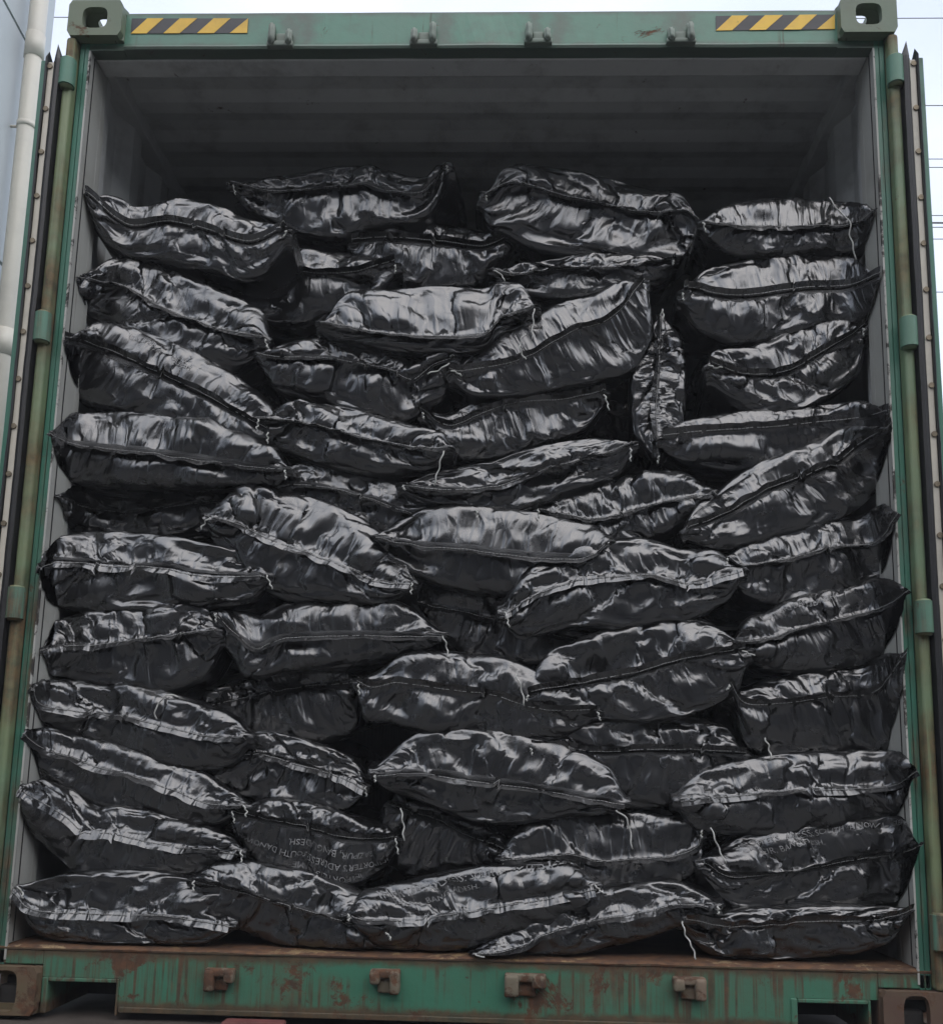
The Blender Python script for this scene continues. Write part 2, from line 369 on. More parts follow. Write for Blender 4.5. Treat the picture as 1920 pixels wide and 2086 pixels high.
tp(-.5, .5, 1.3, 2.8, -.68, -.40, bm); obj('axle_frame', bm, M['chassis'], tr)
for x in (-.8, .8):
    bm = bmesh.new(); tp(x - .06, x + .06, 10.5, 10.62, GZ + .01, -.40, bm); tp(x - .15, x + .15, 10.4, 10.72, GZ, GZ + .03, bm); obj('landing_leg', bm, M['chassis'], tr)

# ---------------------------------------------------------------- container
CON = empty('shipping_container', (0, 0, 0))
tag(CON, 'weathered green steel shipping container with both doors swung open, filled with black sacks', 'container')
HW, HH, CLN = 1.219, 2.896, 12.19
OW = 1.157                                  # half the clear door opening
ZF, ZC = .172, 2.84                          # floor and ceiling
FY = .035                                    # face of header, sill and posts
def part(name, bm, mat, parent=CON, smooth=False): return obj(name, bm, mat, parent, smooth)
# corner castings: hollow blocks with an oval hole in front, side and top or bottom
def casting(sx, top):
    bm = bmesh.new(); x0, x1 = (HW - .162), HW; z0, z1 = (HH - .118, HH) if top else (0.0, .118)
    cx, cz = sx * (x0 + x1) / 2, (z0 + z1) / 2; t = .024; D = .178
    holed_plate(bm, .162, .118, t, .075 if top else .064, .070 if top else .100, Matrix.Translation((cx, t / 2, cz)), 32, .75)
    holed_plate(bm, D - t, .118 - .002, t, .085, .062, Matrix.Translation((sx * (HW - t / 2 - .001), t + (D - t) / 2, cz)) @ Matrix.Rotation(math.pi / 2, 4, 'Z'), 24, .6)
    zt = (z1 - t / 2 - .001) if top else (z0 + t / 2 + .001)
    holed_plate(bm, .162 - t - .002, D - t, t, .066, .105, Matrix.Translation((cx - sx * (t / 2), t + (D - t) / 2, zt)) @ Matrix.Rotation(math.pi / 2, 4, 'X'), 24, .6)
    xi = sx * x0; za, zb = (z0 + .001, z1 - t - .002) if top else (z0 + t + .002, z1 - .001)
    box(bm, xi, xi + sx * t, t + .0005, D, za, zb)
    zo = z0 if top else z1 - t
    box(bm, sx * (x0 + t + .0005), sx * (HW - t - .002), t + .0005, D, zo + .001, zo + t - .001)
    es = [e for e in bm.edges if len(e.link_faces) == 2 and e.calc_face_angle(0) > .9 and e.calc_length() > .03]
    bmesh.ops.bevel(bm, geom=es, offset=.0055, segments=3, affect='EDGES', profile=.5, clamp_overlap=True)
    o = part('corner_casting', bm, M['casting'] if top else M['casting_rust']); return o
for sx in (-1, 1):
    for top in (True, False): casting(sx, top)
# posts
for sx in (-1, 1):
    z0, z1 = .1185, HH - .1185
    bm = bmesh.new()
    prof = [(OW + .004, FY), (OW + .016, FY), (OW + .0175, FY + .004), (OW + .019, FY), (1.188, FY), (1.190, FY + .014), (1.217, FY + .014), (1.217, .17), (1.180, .17), (1.180, .125), (OW + .004, .125)]
    extrude_profile(bm, prof, lambda a, b, e: (sx * a, b, z1 if e else z0)); part('corner_post', bm, M['green_post'])
    bm = bmesh.new(); box(bm, sx * OW, sx * (OW + .0035), FY + .006, .135, ZF - .002, 2.756); part('door_jamb', bm, M['jamb'])
    bm = bmesh.new(); box(bm, sx * (OW - .001), sx * (OW + .0042), FY - .0025, FY + .0055, .13, 2.752); part('jamb_edge', bm, M['white_edge'])
    bm = bmesh.new(); box(bm, sx * 1.192, sx * 1.221, .004, FY + .013, z0, z1, .010, 4); part('post_edge_bar', bm, M['olive'])
    bm = bmesh.new()                            # thin groove seal down the jamb
    box(bm, sx * (OW - .0022), sx * (OW - .0005), .062, .066, ZF, 2.75); part('jamb_groove', bm, M['dark'])
    for zc in (2.652, 1.850, 1.057, .262):
        h = bpy.data.objects.new('hinge', bpy.data.meshes.new('hinge'))
        bm = bmesh.new(); cyl(bm, (sx * 1.206, .004, zc - .042), (sx * 1.206, .004, zc + .042), .0235, 28)
        box(bm, sx * 1.215, sx * 1.245, -.010, .004, zc - .038, zc + .034, .003)
        bpy.data.objects.remove(h); ho = part('hinge', bm, M['hinge'], CON, False)
        bm = bmesh.new(); cyl(bm, (sx * 1.206, .004, zc - .047), (sx * 1.206, .004, zc + .047), .0185, 20); obj('hinge_pin', bm, M['olive'], ho, True)
# header: face, rolled lower edge, grey underside
HL = HW - .162 + .0005
bm = bmesh.new()
prof = [(FY, 2.772), (FY - .004, 2.764), (FY - .001, 2.757), (FY + .04, 2.755), (FY + .04, 2.875), (.17, 2.884), (.16, 2.890), (FY + .012, 2.886), (FY + .002, 2.880)]
NS = 60
rows = []
rnd = random.Random(5)
for i in range(NS + 1):
    x = -HL + 2 * HL * i / NS; j = .0015 * noise.noise(Vector((x * 6, 3, 1)))
    dent = .006 * math.exp(-((x - .03) / .07) ** 2)
    rows.append([bm.verts.new((x, y + (j - dent if z < 2.78 else j * .5), z + (j * 1.5 - dent * .6 if z < 2.78 else j))) for y, z in prof])
for i in range(NS):
    for q in range(len(prof)): bm.faces.new((rows[i][q], rows[i][(q + 1) % len(prof)], rows[i + 1][(q + 1) % len(prof)], rows[i + 1][q]))
bm.faces.new(rows[0]); bm.faces.new(list(reversed(rows[-1])))
for sx in (-1, 1): box(bm, sx * 1.176, sx * (HL + .0006), FY + .001, FY + .040, 2.7545, 2.7775)
part('header_beam', bm, M['green_header'])
bm = bmesh.new(); box(bm, -OW + .001, OW - .001, FY + .0405, .150, 2.752, 2.872, .004); part('header_soffit', bm, M['grey'])
# sill: rusty green face with two fork notches, worn top plate
bm = bmesh.new()
sl = HW - .162 + .0005; f0, f1, g0, g1 = -1.045, -.858, .852, 1.036
pf = [(-sl, .156), (-sl, .0905), (f1 + .002, .0905), (f1 + .002, .022), (g0 - .002, .022), (g0 - .002, .0905), (sl, .0905), (sl, .156)]
extrude_profile(bm, pf, lambda a, b, e: (a, .11 if e else FY, b))
part('sill_beam', bm, M['green_sill'])
bm = bmesh.new(); box(bm, f1 + .004, g0 - .004, FY - .004, .098, .008, .0215, .002); part('sill_flange', bm, M['green_sill'])
for a, b in ((f0, f1), (g0, g1)):
    bm = bmesh.new()
    box(bm, a - .0115, a + .005, FY - .004, .34, .001, .0895, .003); box(bm, b - .005, b + .0015, FY - .004, .34, .001, .0895, .002)
    box(bm, a + .0055, b - .0055, FY - .004, .34, .0800, .0893, .002)
    po = part('fork_pocket', bm, M['green_sill'])
    bm = bmesh.new(); box(bm, a + .006, b - .006, .30, .338, .002, .079); obj('pocket_back', bm, M['dark'], po)
bm = bmesh.new()
rows = []
prof = [(FY - .003, .1570), (FY - .004, .1615), (FY + .006, .1655), (.10, .1705), (.155, .1710), (.155, .1575)]
for i in range(121):
    x = -OW - .035 + 2 * (OW + .035) * i / 120; j = .0022 * noise.noise(Vector((x * 9, 1, 4))) + .0015 * noise.noise(Vector((x * 40, 1, 4)))
    rows.append([bm.verts.new((x, y + (j if q < 3 else 0), z + (j if 0 < q < 3 else 0))) for q, (y, z) in enumerate(prof)])
for i in range(120):
    for q in range(6): bm.faces.new((rows[i][q], rows[i][(q + 1) % 6], rows[i + 1][(q + 1) % 6], rows[i + 1][q]))
bm.faces.new(rows[0]); bm.faces.new(list(reversed(rows[-1])))
for f_ in bm.faces:
    if len(f_.verts) == 4 and f_.calc_center_median().y < FY - .0005: f_.material_index = 1
part('sill_plate', bm, [M['sill_top'], M['casting_rust']])
for sx in (-1, 1):
    bm = bmesh.new(); box(bm, sx * (sl + .0008), sx * 1.19, FY, .12, .1195, .156, .003); part('sill_end', bm, M['green_sill'])
# floor, side walls, roof, far end
bm = bmesh.new(); box(bm, -OW, OW, .156, CLN - .1, .10, ZF - .001); part('floor', bm, M['floor'])
def corr(n0, n1, pitch, lo, hi, ramp):
    pts = []; y = n0
    while y < n1:
        flat = (pitch - 2 * ramp) / 2
        pts += [(y, lo), (y + flat, lo), (y + flat + ramp, hi), (y + 2 * flat + ramp, hi)]; y += pitch
    pts.append((min(y, n1 + pitch), lo)); return pts
for sx in (-1, 1):
    bm = bmesh.new(); pr = corr(.171, CLN - .2, .278, 1.176, 1.210, .068)
    lo = [bm.verts.new((sx * a, y, .10)) for y, a in pr]; hi = [bm.verts.new((sx * a, y, ZC + .03)) for y, a in pr]
    lo2 = [bm.verts.new((sx * (a + .003), y, .10)) for y, a in pr]; hi2 = [bm.verts.new((sx * (a + .003), y, ZC + .03)) for y, a in pr]
    for i in range(len(pr) - 1):
        bm.faces.new((lo[i], lo[i + 1], hi[i + 1], hi[i])); bm.faces.new((hi2[i], hi2[i + 1], lo2[i + 1], lo2[i]))
    me_ = part('side_wall', bm, [M['grey'], M['green']])
    for i, p in enumerate(me_.data.polygons): p.material_index = i % 2
    bm = bmesh.new(); box(bm, sx * 1.150, sx * 1.215, .171, CLN - .18, ZC - .045, ZC + .03, .004); part('top_rail', bm, M['grey'])
    bm = bmesh.new(); box(bm, sx * OW, sx * 1.1795, .1355, .1705, ZF, 2.78, .003); part('post_return', bm, M['jamb'])
bm = bmesh.new(); pr = corr(.172, CLN - .2, .209, ZC, ZC + .011, .05)
lo = [bm.verts.new((-1.16, y, a)) for y, a in pr]; hi = [bm.verts.new((1.16, y, a)) for y, a in pr]
lo2 = [bm.verts.new((-1.16, y, a + .003)) for y, a in pr]; hi2 = [bm.verts.new((1.16, y, a + .003)) for y, a in pr]
for i in range(len(pr) - 1):
    bm.faces.new((lo[i], lo[i + 1], hi[i + 1], hi[i])); bm.faces.new((hi2[i], hi2[i + 1], lo2[i + 1], lo2[i]))
ro = part('roof', bm, [M['grey'], M['green']])
for i, p in enumerate(ro.data.polygons): p.material_index = i % 2
bm = bmesh.new(); box(bm, -1.2, 1.2, CLN - .15, CLN - .05, .1, 2.87); part('end_wall', bm, M['grey'])
# lock keepers on header and sill
def keeper(u0, v0, u1, v1, top, tall):
    a, b = at(u0, v1, FY - .02), at(u1, v0, FY - .02); x0, x1 = a[0], b[0]; z0, z1 = a[2], b[2]; h = z1 - z0; w_ = x1 - x0
    bm = bmesh.new(); y0 = FY - .032
    if top:
        box(bm, x0 - .004, x1 + .004, FY - .020, FY + .002, z0, z0 + h * .22, .004, 3)
        for s in (0, 1):
            hh = h * (1.0 if s == tall else .74); xa = x0 if s == 0 else x1 - w_ * .27
            r = bmesh.ops.create_cube(bm, size=1.0)
            for v in r['verts']:
                up_ = v.co.z > 0; fr = v.co.y < 0
                v.co = Vector((xa + (v.co.x + .5) * w_ * .27 * (1 if not up_ else .9), (y0 if fr else FY + .002) + (.010 if (up_ and fr) else 0), z0 + (hh if up_ else h * .05)))
            bmesh.ops.bevel(bm, geom=list({e for v in r['verts'] for e in v.link_edges}), offset=.005, segments=3, affect='EDGES')
        box(bm, x0 + w_ * .28, x1 - w_ * .28, FY - .010, FY + .001, z0 + h * .2, z0 + h * .62, .003)
    else:
        box(bm, x0, x1, FY - .026, FY + .002, z1 - h * .36, z1, .005, 3)
        for s in (0, 1):
            hh = h * (1.0 if s == tall else .62); xa = x0 if s == 0 else x1 - w_ * .34
            box(bm, xa, xa + w_ * .34, FY - .034, FY + .001, z1 - hh, z1 - h * .06, .007, 3)
        box(bm, x0 + w_ * .25, x1 - w_ * .25, FY - .012, FY + .001, z0 + h * .02, z1 - h * .3, .004)
    bmesh.ops.subdivide_edges(bm, edges=[e for e in bm.edges if e.calc_length() > .02], cuts=2, use_grid_fill=True)
    sd_ = rnd.uniform(0, 50)
    for v in bm.verts: v.co += Vector((1, 1, 1)) * .0016 * noise.noise(v.co * 60 + Vector((sd_, 0, 0)))
    o = part('lock_keeper', bm, M['keeper'] if top else M['keeper_rust'], CON, True)
for a in ((545, 44, 596, 92, True, 0), (836, 42, 889, 89, True, 1), (1070, 42, 1122, 86, True, 0), (1360, 42, 1414, 85, True, 1)): keeper(*a)
for a in ((415, 1974, 478, 2019, False, 0), (752, 1976, 815, 2024, False, 1), (1027, 1985, 1112, 2031, False, 0), (1371, 1992, 1437, 2037, False, 1)): keeper(*a)
# hazard decals
def decal(u0, v0, u1, v1, u2, v2, u3, v3):        # corners: top left, top right, bottom right, bottom left
    y = FY - .0012; c = [Vector(at(u, v, FY)) for u, v in ((u0, v0), (u1, v1), (u2, v2), (u3, v3))]
    P = lambda s, t, k: ((c[0] * (1 - s) + c[1] * s) * (1 - t) + (c[3] * (1 - s) + c[2] * s) * t) + Vector((0, -.0012 - .0008 * k, 0))
    bm = bmesh.new()
    q = [bm.verts.new(P(s, t, 0)) for s, t in ((0, 0), (1, 0), (1, 1), (0, 1))]; bm.faces.new(q)
    S = [(.135, .275, 0.0, .137), (.415, .565, .28, .42), (.705, .85, .57, .715), (1.0, 1.0, .85, 1.0)]
    for a, b, d, e in S:
        vs = [bm.verts.new(P(a, .0, 1)), bm.verts.new(P(b, .0, 1)), bm.verts.new(P(e, 1, 1)), bm.verts.new(P(d, 1, 1))]
        if abs(a - b) < 1e-6: vs = [vs[0], vs[2], vs[3]]
        f = bm.faces.new(vs); f.material_index = 1
    r = bmesh.ops.solidify(bm, geom=bm.faces[:], thickness=.0004) if False else None
    me = bpy.data.meshes.new('hazard_decal'); bm.to_mesh(me); bm.free(); link('hazard_decal', me, [M['black_print'], M['yellow_print']], CON)
decal(269, 38, 506, 38, 504, 68, 267, 69)
decal(1457, 33, 1699, 30, 1699, 60, 1457, 63)
# doors swung right round against the container sides, seen edge-on
for sx in (-1, 1):
    do = part('door', (lambda b: (box(b, sx * 1.2655, sx * 1.281, -.012, 1.14, .19, 2.685, .003), b)[1])(bmesh.new()), M['green_post'])
    bm = bmesh.new(); box(bm, sx * 1.238, sx * 1.2650, .012, 1.12, .21, 2.66, .003); obj('door_leaf', bm, M['green'], do)
    bm = bmesh.new(); box(bm, sx * 1.2415, sx * 1.2595, -.010, .0115, .20, 2.68, .002); obj('gasket_strip', bm, M['cream'], do)
    for name, xa, xb, ya, zt, wav in (('gasket', 1.2240, 1.2413, -.016, 2.745, .0012), ('gasket', 1.2597, 1.2652, -.022, 2.715, .0035)):
        bm = bmesh.new(); rws = []; n = 90
        for i in range(n + 1):
            z = .19 + (2.69 - .19) * i / n; j = wav * noise.noise(Vector((z * 3.5, sx * 4, xa * 30))) + .0012 * noise.noise(Vector((z * 16, sx, xa * 20)))
            rws.append([bm.verts.new((sx * (x + j), y, z)) for x, y in ((xa, ya + .004), (xa + (xb - xa) * .5, ya), (xb, ya + .004), (xb, .03), (xa, .03))])
        tip = bm.verts.new((sx * ((xa + xb) / 2 + (.006 if xa < 1.25 else -.004)), ya + .012, zt))
        for i in range(n):
            for q in range(5): bm.faces.new((rws[i][q], rws[i][(q + 1) % 5], rws[i + 1][(q + 1) % 5], rws[i + 1][q]))
        for q in range(5): bm.faces.new((rws[-1][q], rws[-1][(q + 1) % 5], tip))
        bm.faces.new(list(reversed(rws[0]))); obj(name, bm, M['rubber'], do)
    for i in range(18):
        z = 2.665 - i * .139 + .008 * noise.noise(Vector((i * 3.3, sx, 0)))
        bm = bmesh.new(); cyl(bm, (sx * 1.2525, -.0145, z), (sx * 1.2525, -.009, z), .0078, 14); obj('screw', bm, M['screw'], do)

# ---------------------------------------------------------------- sacks: a handful of pillow shapes blown up as cloth, then fitted
SW, SL, NX, NY, NF = .60, .44, 72, 50, 4
def make_proto(seed, press, slack, pucker, end_press):
    rn = random.Random(seed); dx = SW / NX; off = Vector((rn.uniform(-99, 99), rn.uniform(-99, 99), 0))
    wob = lambda x, y: .016 * noise.noise(Vector((x * 6, y * 6, 0)) + off) + .006 * noise.noise(Vector((x * 22, y * 22, 3)) + off)
    V, Fc = [], []
    idx_t = -np.ones((NY + 1, NX + 1), int); idx_b = idx_t.copy()
    for j in range(NY + 1):
        for i in range(NX + 1):
            x = -SW / 2 + SW * i / NX; y = SL * j / NY
            if i in (0, NX) or j in (0, NY):
                idx_t[j, i] = idx_b[j, i] = len(V); V.append((x, y, wob(x, y)))
            else:
                d = .001 + .004 * min(1, min(i, NX - i, j, NY - j) / 8)
                idx_t[j, i] = len(V); V.append((x, y, wob(x, y) + d)); idx_b[j, i] = len(V); V.append((x, y, wob(x, y) - d))
    idx_f = np.zeros((NF + 1, NX + 1), int); idx_f[0] = idx_t[0]
    for k in range(1, NF + 1):
        for i in range(NX + 1):
            x = -SW / 2 + SW * i / NX; idx_f[k, i] = len(V); V.append((x, -k * .0085, wob(x, 0)))
    for j in range(NY):
        for i in range(NX):
            Fc.append((idx_t[j, i], idx_t[j, i + 1], idx_t[j + 1, i + 1], idx_t[j + 1, i]))
            Fc.append((idx_b[j, i], idx_b[j + 1, i], idx_b[j + 1, i + 1], idx_b[j, i + 1]))
    for k in range(NF):
        for i in range(NX): Fc.append((idx_f[k + 1, i], idx_f[k + 1, i + 1], idx_f[k, i + 1], idx_f[k, i]))
    Fc = [tuple(int(a) for a in f) for f in Fc]
    me = bpy.data.meshes.new('proto'); me.from_pydata(V, [], Fc); o = bpy.data.objects.new('proto', me); COL.objects.link(o)
    vg = o.vertex_groups.new(name='shrink'); vg.add([int(a) for a in idx_f.ravel()], 1.0, 'REPLACE'); vg.add([int(a) for a in idx_t[1]] + [int(a) for a in idx_b[1]], .5, 'REPLACE')
    m = o.modifiers.new('cloth', 'CLOTH'); s = m.settings
    s.quality = 5; s.mass = .15; s.tension_stiffness = s.compression_stiffness = 40; s.shear_stiffness = 15; s.bending_stiffness = .03
    s.tension_damping = s.compression_damping = s.shear_damping = 5; s.bending_damping = .5; s.air_damping = 2
    s.use_pressure = True; s.uniform_pressure_force = press
    s.vertex_group_shrink = 'shrink'; s.shrink_min = -slack; s.shrink_max = pucker
    s.effector_weights.gravity = .15; m.collision_settings.use_collision = False
    NFR = 30; m.point_cache.frame_start = 1; m.point_cache.frame_end = NFR
    for f in range(1, NFR + 1):
        if f == 20: s.uniform_pressure_force = end_press
        sc.frame_set(f)
    ev = o.evaluated_get(bpy.context.evaluated_depsgraph_get()); em = ev.to_mesh()
    co = np.empty(len(em.vertices) * 3); em.vertices.foreach_get('co', co); co = co.reshape(-1, 3).copy()
    ev.to_mesh_clear(); bpy.data.objects.remove(o); bpy.data.meshes.remove(me)
    # uv in metres: x along the seam, y back from the seam (negative on the under sheet and the flap)
    uv = np.zeros((len(V), 2)); V = np.array(V); uv[:, 0] = V[:, 0]; uv[:, 1] = V[:, 1]
    ub = np.unique(idx_b[1:, :]); inner_b = np.setdiff1d(ub, idx_t.ravel()); uv[inner_b, 1] *= -1; uv[inner_b, 0] += 3
    co[:, :2] -= 0; co[:, 2] -= co[idx_t[0], 2].mean(); co[:, 1] -= np.median(co[idx_t[0], 1])
    return dict(co=co, F=Fc, uv=uv, t=idx_t, b=idx_b, f=idx_f)
sc.frame_set(1)
PROTO_ARGS = [(11, 9, .03, .10, 2.5), (12, 14, .05, .13, 3.0), (13, 7, .05, .12, 1.5), (14, 18, .02, .08, 6.0), (15, 10, .07, .14, 2.0), (16, 8, .04, .06, 4.0)]
PROTO = [make_proto(*a) for a in PROTO_ARGS]
sc.frame_set(1)

def spline(pts, n=60):
    P = np.array(pts, float); P = np.vstack([2 * P[0] - P[1], P, 2 * P[-1] - P[-2]])
    out = []
    for i in range(1, len(P) - 2):
        for s in np.linspace(0, 1, 12, endpoint=False):
            a, b, c, d = P[i - 1:i + 3]
            out.append(.5 * (2 * b + (c - a) * s + (2 * a - 5 * b + 4 * c - d) * s ** 2 + (3 * b - a - 3 * c + d) * s ** 3))
    out.append(P[-2]); out = np.array(out)
    L_ = np.r_[0, np.cumsum(np.linalg.norm(np.diff(out, axis=0), axis=1))]; L_ /= L_[-1]
    t = np.linspace(0, 1, n); return t, np.stack([np.interp(t, L_, out[:, k]) for k in range(out.shape[1])], 1)

def vnormals(co, F):
    F = np.array(F); a = np.cross(co[F[:, 2]] - co[F[:, 0]], co[F[:, 3]] - co[F[:, 1]]); n = np.zeros_like(co)
    for k in range(4): np.add.at(n, F[:, k], a)
    return n / (np.linalg.norm(n, axis=1, keepdims=True) + 1e-9)

SACKS = 0; DBG = False
def settle(k):
    """distance in pixels from the seam of sack k down to the tops of whatever it rests on, at nine places"""
    seam, th, bh = S[k][0], S[k][1], S[k][2]
    ts = np.linspace(.1, .9, 9); _, c = spline(seam, 41); c = c[(ts * 40).astype(int)]; out = []
    for u, v in c:
        best = None
        for j, o in enumerate(S):
            if j == k or j == 11: continue
            _, q = spline(o[0], 41); tq = np.linspace(0, 1, 41); top = q[:, 1] - o[1] * np.clip(np.minimum(tq, 1 - tq) / .18, 0, 1) ** .6
            if not (q[0, 0] + 8 < u < q[-1, 0] - 8): continue
            y = np.interp(u, q[:, 0], top)
            if y > v + .35 * bh and (best is None or y < best): best = y
        out.append(bh if best is None else np.clip(best - v + 9, .75 * bh, 1.5 * bh))
    out = np.array(out)
    for _ in range(3): out = np.convolve(np.r_[out[0], out, out[-1]], [.25, .5, .25], 'valid')
    return ts, out

def sack(seam, th, bh, Y, label, threads=(), text=None, crumple=1.0):
    """seam: photo pixels along the sewn mouth, th/bh: visible height above and below it in pixels, Y: depth of the seam"""
    global SACKS
    k = SACKS; SACKS += 1; th = th * 1.22; sts, sbh = settle(k) if k != 11 else (np.array([0, 1.]), np.array([bh, bh])); bh = sbh[2:-2].max() if k != 11 else bh; rn = random.Random(100 + k)
    pr = PROTO[(k * 5 + k // 6) % len(PROTO)]; co = pr['co'].copy(); F = pr['F']
    flip = rn.random() < .5; upside = rn.random() < .45
    if text: flip = upside = False
    if flip: co[:, 0] *= -1
    if upside: co[:, 2] *= -1
    srow = pr['t'][0] if not flip else pr['t'][0][::-1]
    Xs, Zs, Ys = co[srow, 0], co[srow, 2], co[srow, 1]
    Xs = np.maximum.accumulate(Xs); x0, x1 = Xs[0], Xs[-1]
    t = np.clip((co[:, 0] - x0) / (x1 - x0), -.03, 1.03); tc_ = np.clip(t, 0, 1)
    zs = np.interp(co[:, 0], Xs, Zs); zrel = co[:, 2] - zs * np.exp(-np.maximum(co[:, 1] - np.interp(co[:, 0], Xs, Ys), 0) / .1)
    flap = np.zeros(len(co), bool); flap[pr['f'][1:].ravel()] = True
    for sg in (1, -1):
        mk = (zrel * sg > 0) & ~flap; zm = (zrel[mk] * sg).max(); q_ = zrel[mk] * sg / zm
        zrel[mk] = sg * zm * q_ * (1 + .9 * (1 - q_))
    tt = np.clip((co[:, 0] - co[srow[0], 0]) / (co[srow[-1], 0] - co[srow[0], 0]), 0, 1)
    for sg in (1, -1):
        la, lb = (rn.uniform(.05, .22), rn.uniform(.05, .22)) if sg > 0 else (rn.uniform(.03, .14), rn.uniform(.03, .14))
        tp_ = np.minimum(np.clip(tt / la, 0, 1), np.clip((1 - tt) / lb, 0, 1)); tp_ = tp_ * (2 - tp_)
        dome = .72 + .34 * np.sin(np.pi * np.clip(tt, 0, 1)) ** .8
        zrel = np.where(zrel * sg > 0, zrel * dome * ((.30 + .70 * tp_) if sg > 0 else (.45 + .55 * tp_)), zrel)
    zrel = np.where(zrel < 0, zrel * np.interp(tt, sts, sbh) / bh, zrel)
    ysm = np.interp(co[:, 0], Xs, Ys); co[:, 1] -= .8 * ysm * np.exp(-np.maximum(co[:, 1] - ysm, 0) / .12)
    yb = co[:, 1]; co[:, 1] = np.where(yb > 0, np.where(yb < .14, yb * .36, yb - .0896), yb)
    W3 = []
    for u, v in seam:
        yy = Y; p = at(u, v, yy)
        while abs(p[0]) > 1.150 and yy > -.015: yy -= .005; p = at(u, v, yy)
        W3.append((p[0], p[2], yy))
    ts, C3 = spline(np.array(W3)); C = C3[:, :2]
    Cx = np.stack([np.interp(tc_, ts, C[:, 0]), np.interp(tc_, ts, C[:, 1])], 1); Yt = np.interp(tc_, ts, C3[:, 2])
    # straight line through the seam for the part of the sack behind it
    A = np.polyfit(ts[8:-8], C[8:-8], 1); Lx = tc_[:, None] * A[0] + A[1]
    d = A[0] / np.linalg.norm(A[0]); N = np.array([-d[1], d[0]])
    wv = np.exp(-np.maximum(co[:, 1], 0) / .13)[:, None]
    base = Cx * wv + Lx * (1 - wv) + (t - tc_)[:, None] * A[0]
    scl = np.linalg.norm(A[0]) / (x1 - x0)
    mid = (tc_ > .3) & (tc_ < .7)
    cm = np.interp(.5, ts, C[:, 0]), np.interp(.5, ts, C[:, 1])
    su, sv_ = project(np.array([[cm[0], Y, cm[1]]])); Np = N * np.array([1, -1])
    nf = len(pr['f'].ravel())
    st, sb = .9, .9
    for it in range(6):
        z = np.where(zrel > 0, zrel * st, zrel * sb); z[flap] = zrel[flap] * .6
        P = np.stack([base[:, 0] + N[0] * z, Yt * wv[:, 0] + Y * (1 - wv[:, 0]) + co[:, 1] * min(1.0, scl * 1.05), base[:, 1] + N[1] * z], 1)
        u, v = project(P); h = (u - su) * Np[0] + (v - sv_) * Np[1]
        # take out the slope along the seam
        lin = np.polyfit(tc_[pr['t'][0]], h[pr['t'][0]], 1); h = h - (lin[0] * (tc_ - .5)) * 0
        ok = mid & ~flap & (co[:, 1] < .085)
        st *= np.clip(th / max(h[ok].max(), 4), .6, 1.6); sb *= np.clip(bh / max(-h[ok].min(), 4), .6, 1.6)
        st, sb = min(max(st, .2), 2.6), min(max(sb, .2), 2.6)
    if DBG: print('FIT', k, round(th), round(bh), round(h[ok].max()), round(-h[ok].min()), round(st, 2), round(sb, 2), 'Ytop', P[ok][h[ok].argmax()].round(2), 'Ybot', P[ok][h[ok].argmin()].round(2))
    nrm = vnormals(P, F); off = Vector((k * 7.31, k * 3.77, 0)); uvm = pr['uv']
    und = uvm[:, 0] > 1; U = np.where(und, uvm[:, 0] - 3, uvm[:, 0]); Vv = np.abs(uvm[:, 1])
    dsp = np.zeros(len(P))
    for i in range(len(P)):
        q = Vector((U[i], Vv[i] + und[i] * 5, 0)) + off
        dsp[i] = (.0020 * noise.noise(q * 7) + .0022 * (1 + 1.6 * math.exp(-Vv[i] / .06)) * noise.noise(Vector((q.x * 27, q.y * 4.5, 1)))) * (.6 if und[i] else 1)
    # sharp tent folds running from the seam, the ears and the belly
    for c_ in range(rn.randint(20, 28)):
        un = rn.random() < .38; e_ = rn.random()
        if e_ < .35: sd_ = rn.choice((-1, 1)); p0 = (sd_ * rn.uniform(.20, .29), rn.uniform(0, .02)); p1 = (sd_ * rn.uniform(0, .2), rn.uniform(.03, .16))
        elif e_ < .8: a_ = rn.uniform(-.25, .25); p0 = (a_, rn.uniform(0, .02)); p1 = (a_ + rn.uniform(-.08, .08), rn.uniform(.06, .20))
        else: a_ = rn.uniform(-.22, .22); p0 = (a_, rn.uniform(.05, .12)); p1 = (a_ + rn.uniform(-.14, .14), rn.uniform(.06, .16))
        p0, p1 = np.array(p0), np.array(p1); dd = p1 - p0; ln = np.linalg.norm(dd) + 1e-6; dd = dd / ln
        rx, ry = U - p0[0], Vv - p0[1]; al = (rx * dd[0] + ry * dd[1]) / ln; ss = -rx * dd[1] + ry * dd[0]
        w1, w2 = rn.uniform(.022, .085), rn.uniform(.022, .085); amp = crumple * rn.choice((1, 1, -1)) * rn.uniform(.005, .013)
        pf_ = np.where(ss > 0, 1 - ss / w1, 1 + ss / w2).clip(0, 1); ends = np.clip(al / .15, 0, 1) * np.clip((1 - al) / .6, 0, 1)
        dsp += amp * pf_ * ends * (und == un)
    fade = np.clip(Vv / .02, .1, 1); fade[flap] = 0
    fade *= np.clip(np.minimum(t, 1 - t) / .06, .25, 1)
    P = P + nrm * (dsp * fade * crumple)[:, None]
    # the sewn flap beyond the seam: a strip lying up or down against the face
    frow = pr['f']; t0 = t[frow[0]]; th0 = rn.choice((-1, -1, 1)) * rn.uniform(.45, 1.0); q0 = rn.uniform(0, 50)
    for kk in range(1, NF + 1):
        an = np.array([th0 + (.6 * noise.noise(Vector((x * 4, q0, 0)))) + .35 * noise.noise(Vector((x * 17, q0, 2))) for x in t0])
        rad = kk * .0072; P[frow[kk]] = P[frow[0]] + np.stack([N[0] * np.sin(an) * rad, -np.cos(an) * rad - .001, N[1] * np.sin(an) * rad], 1)
    nrm = vnormals(P, F)
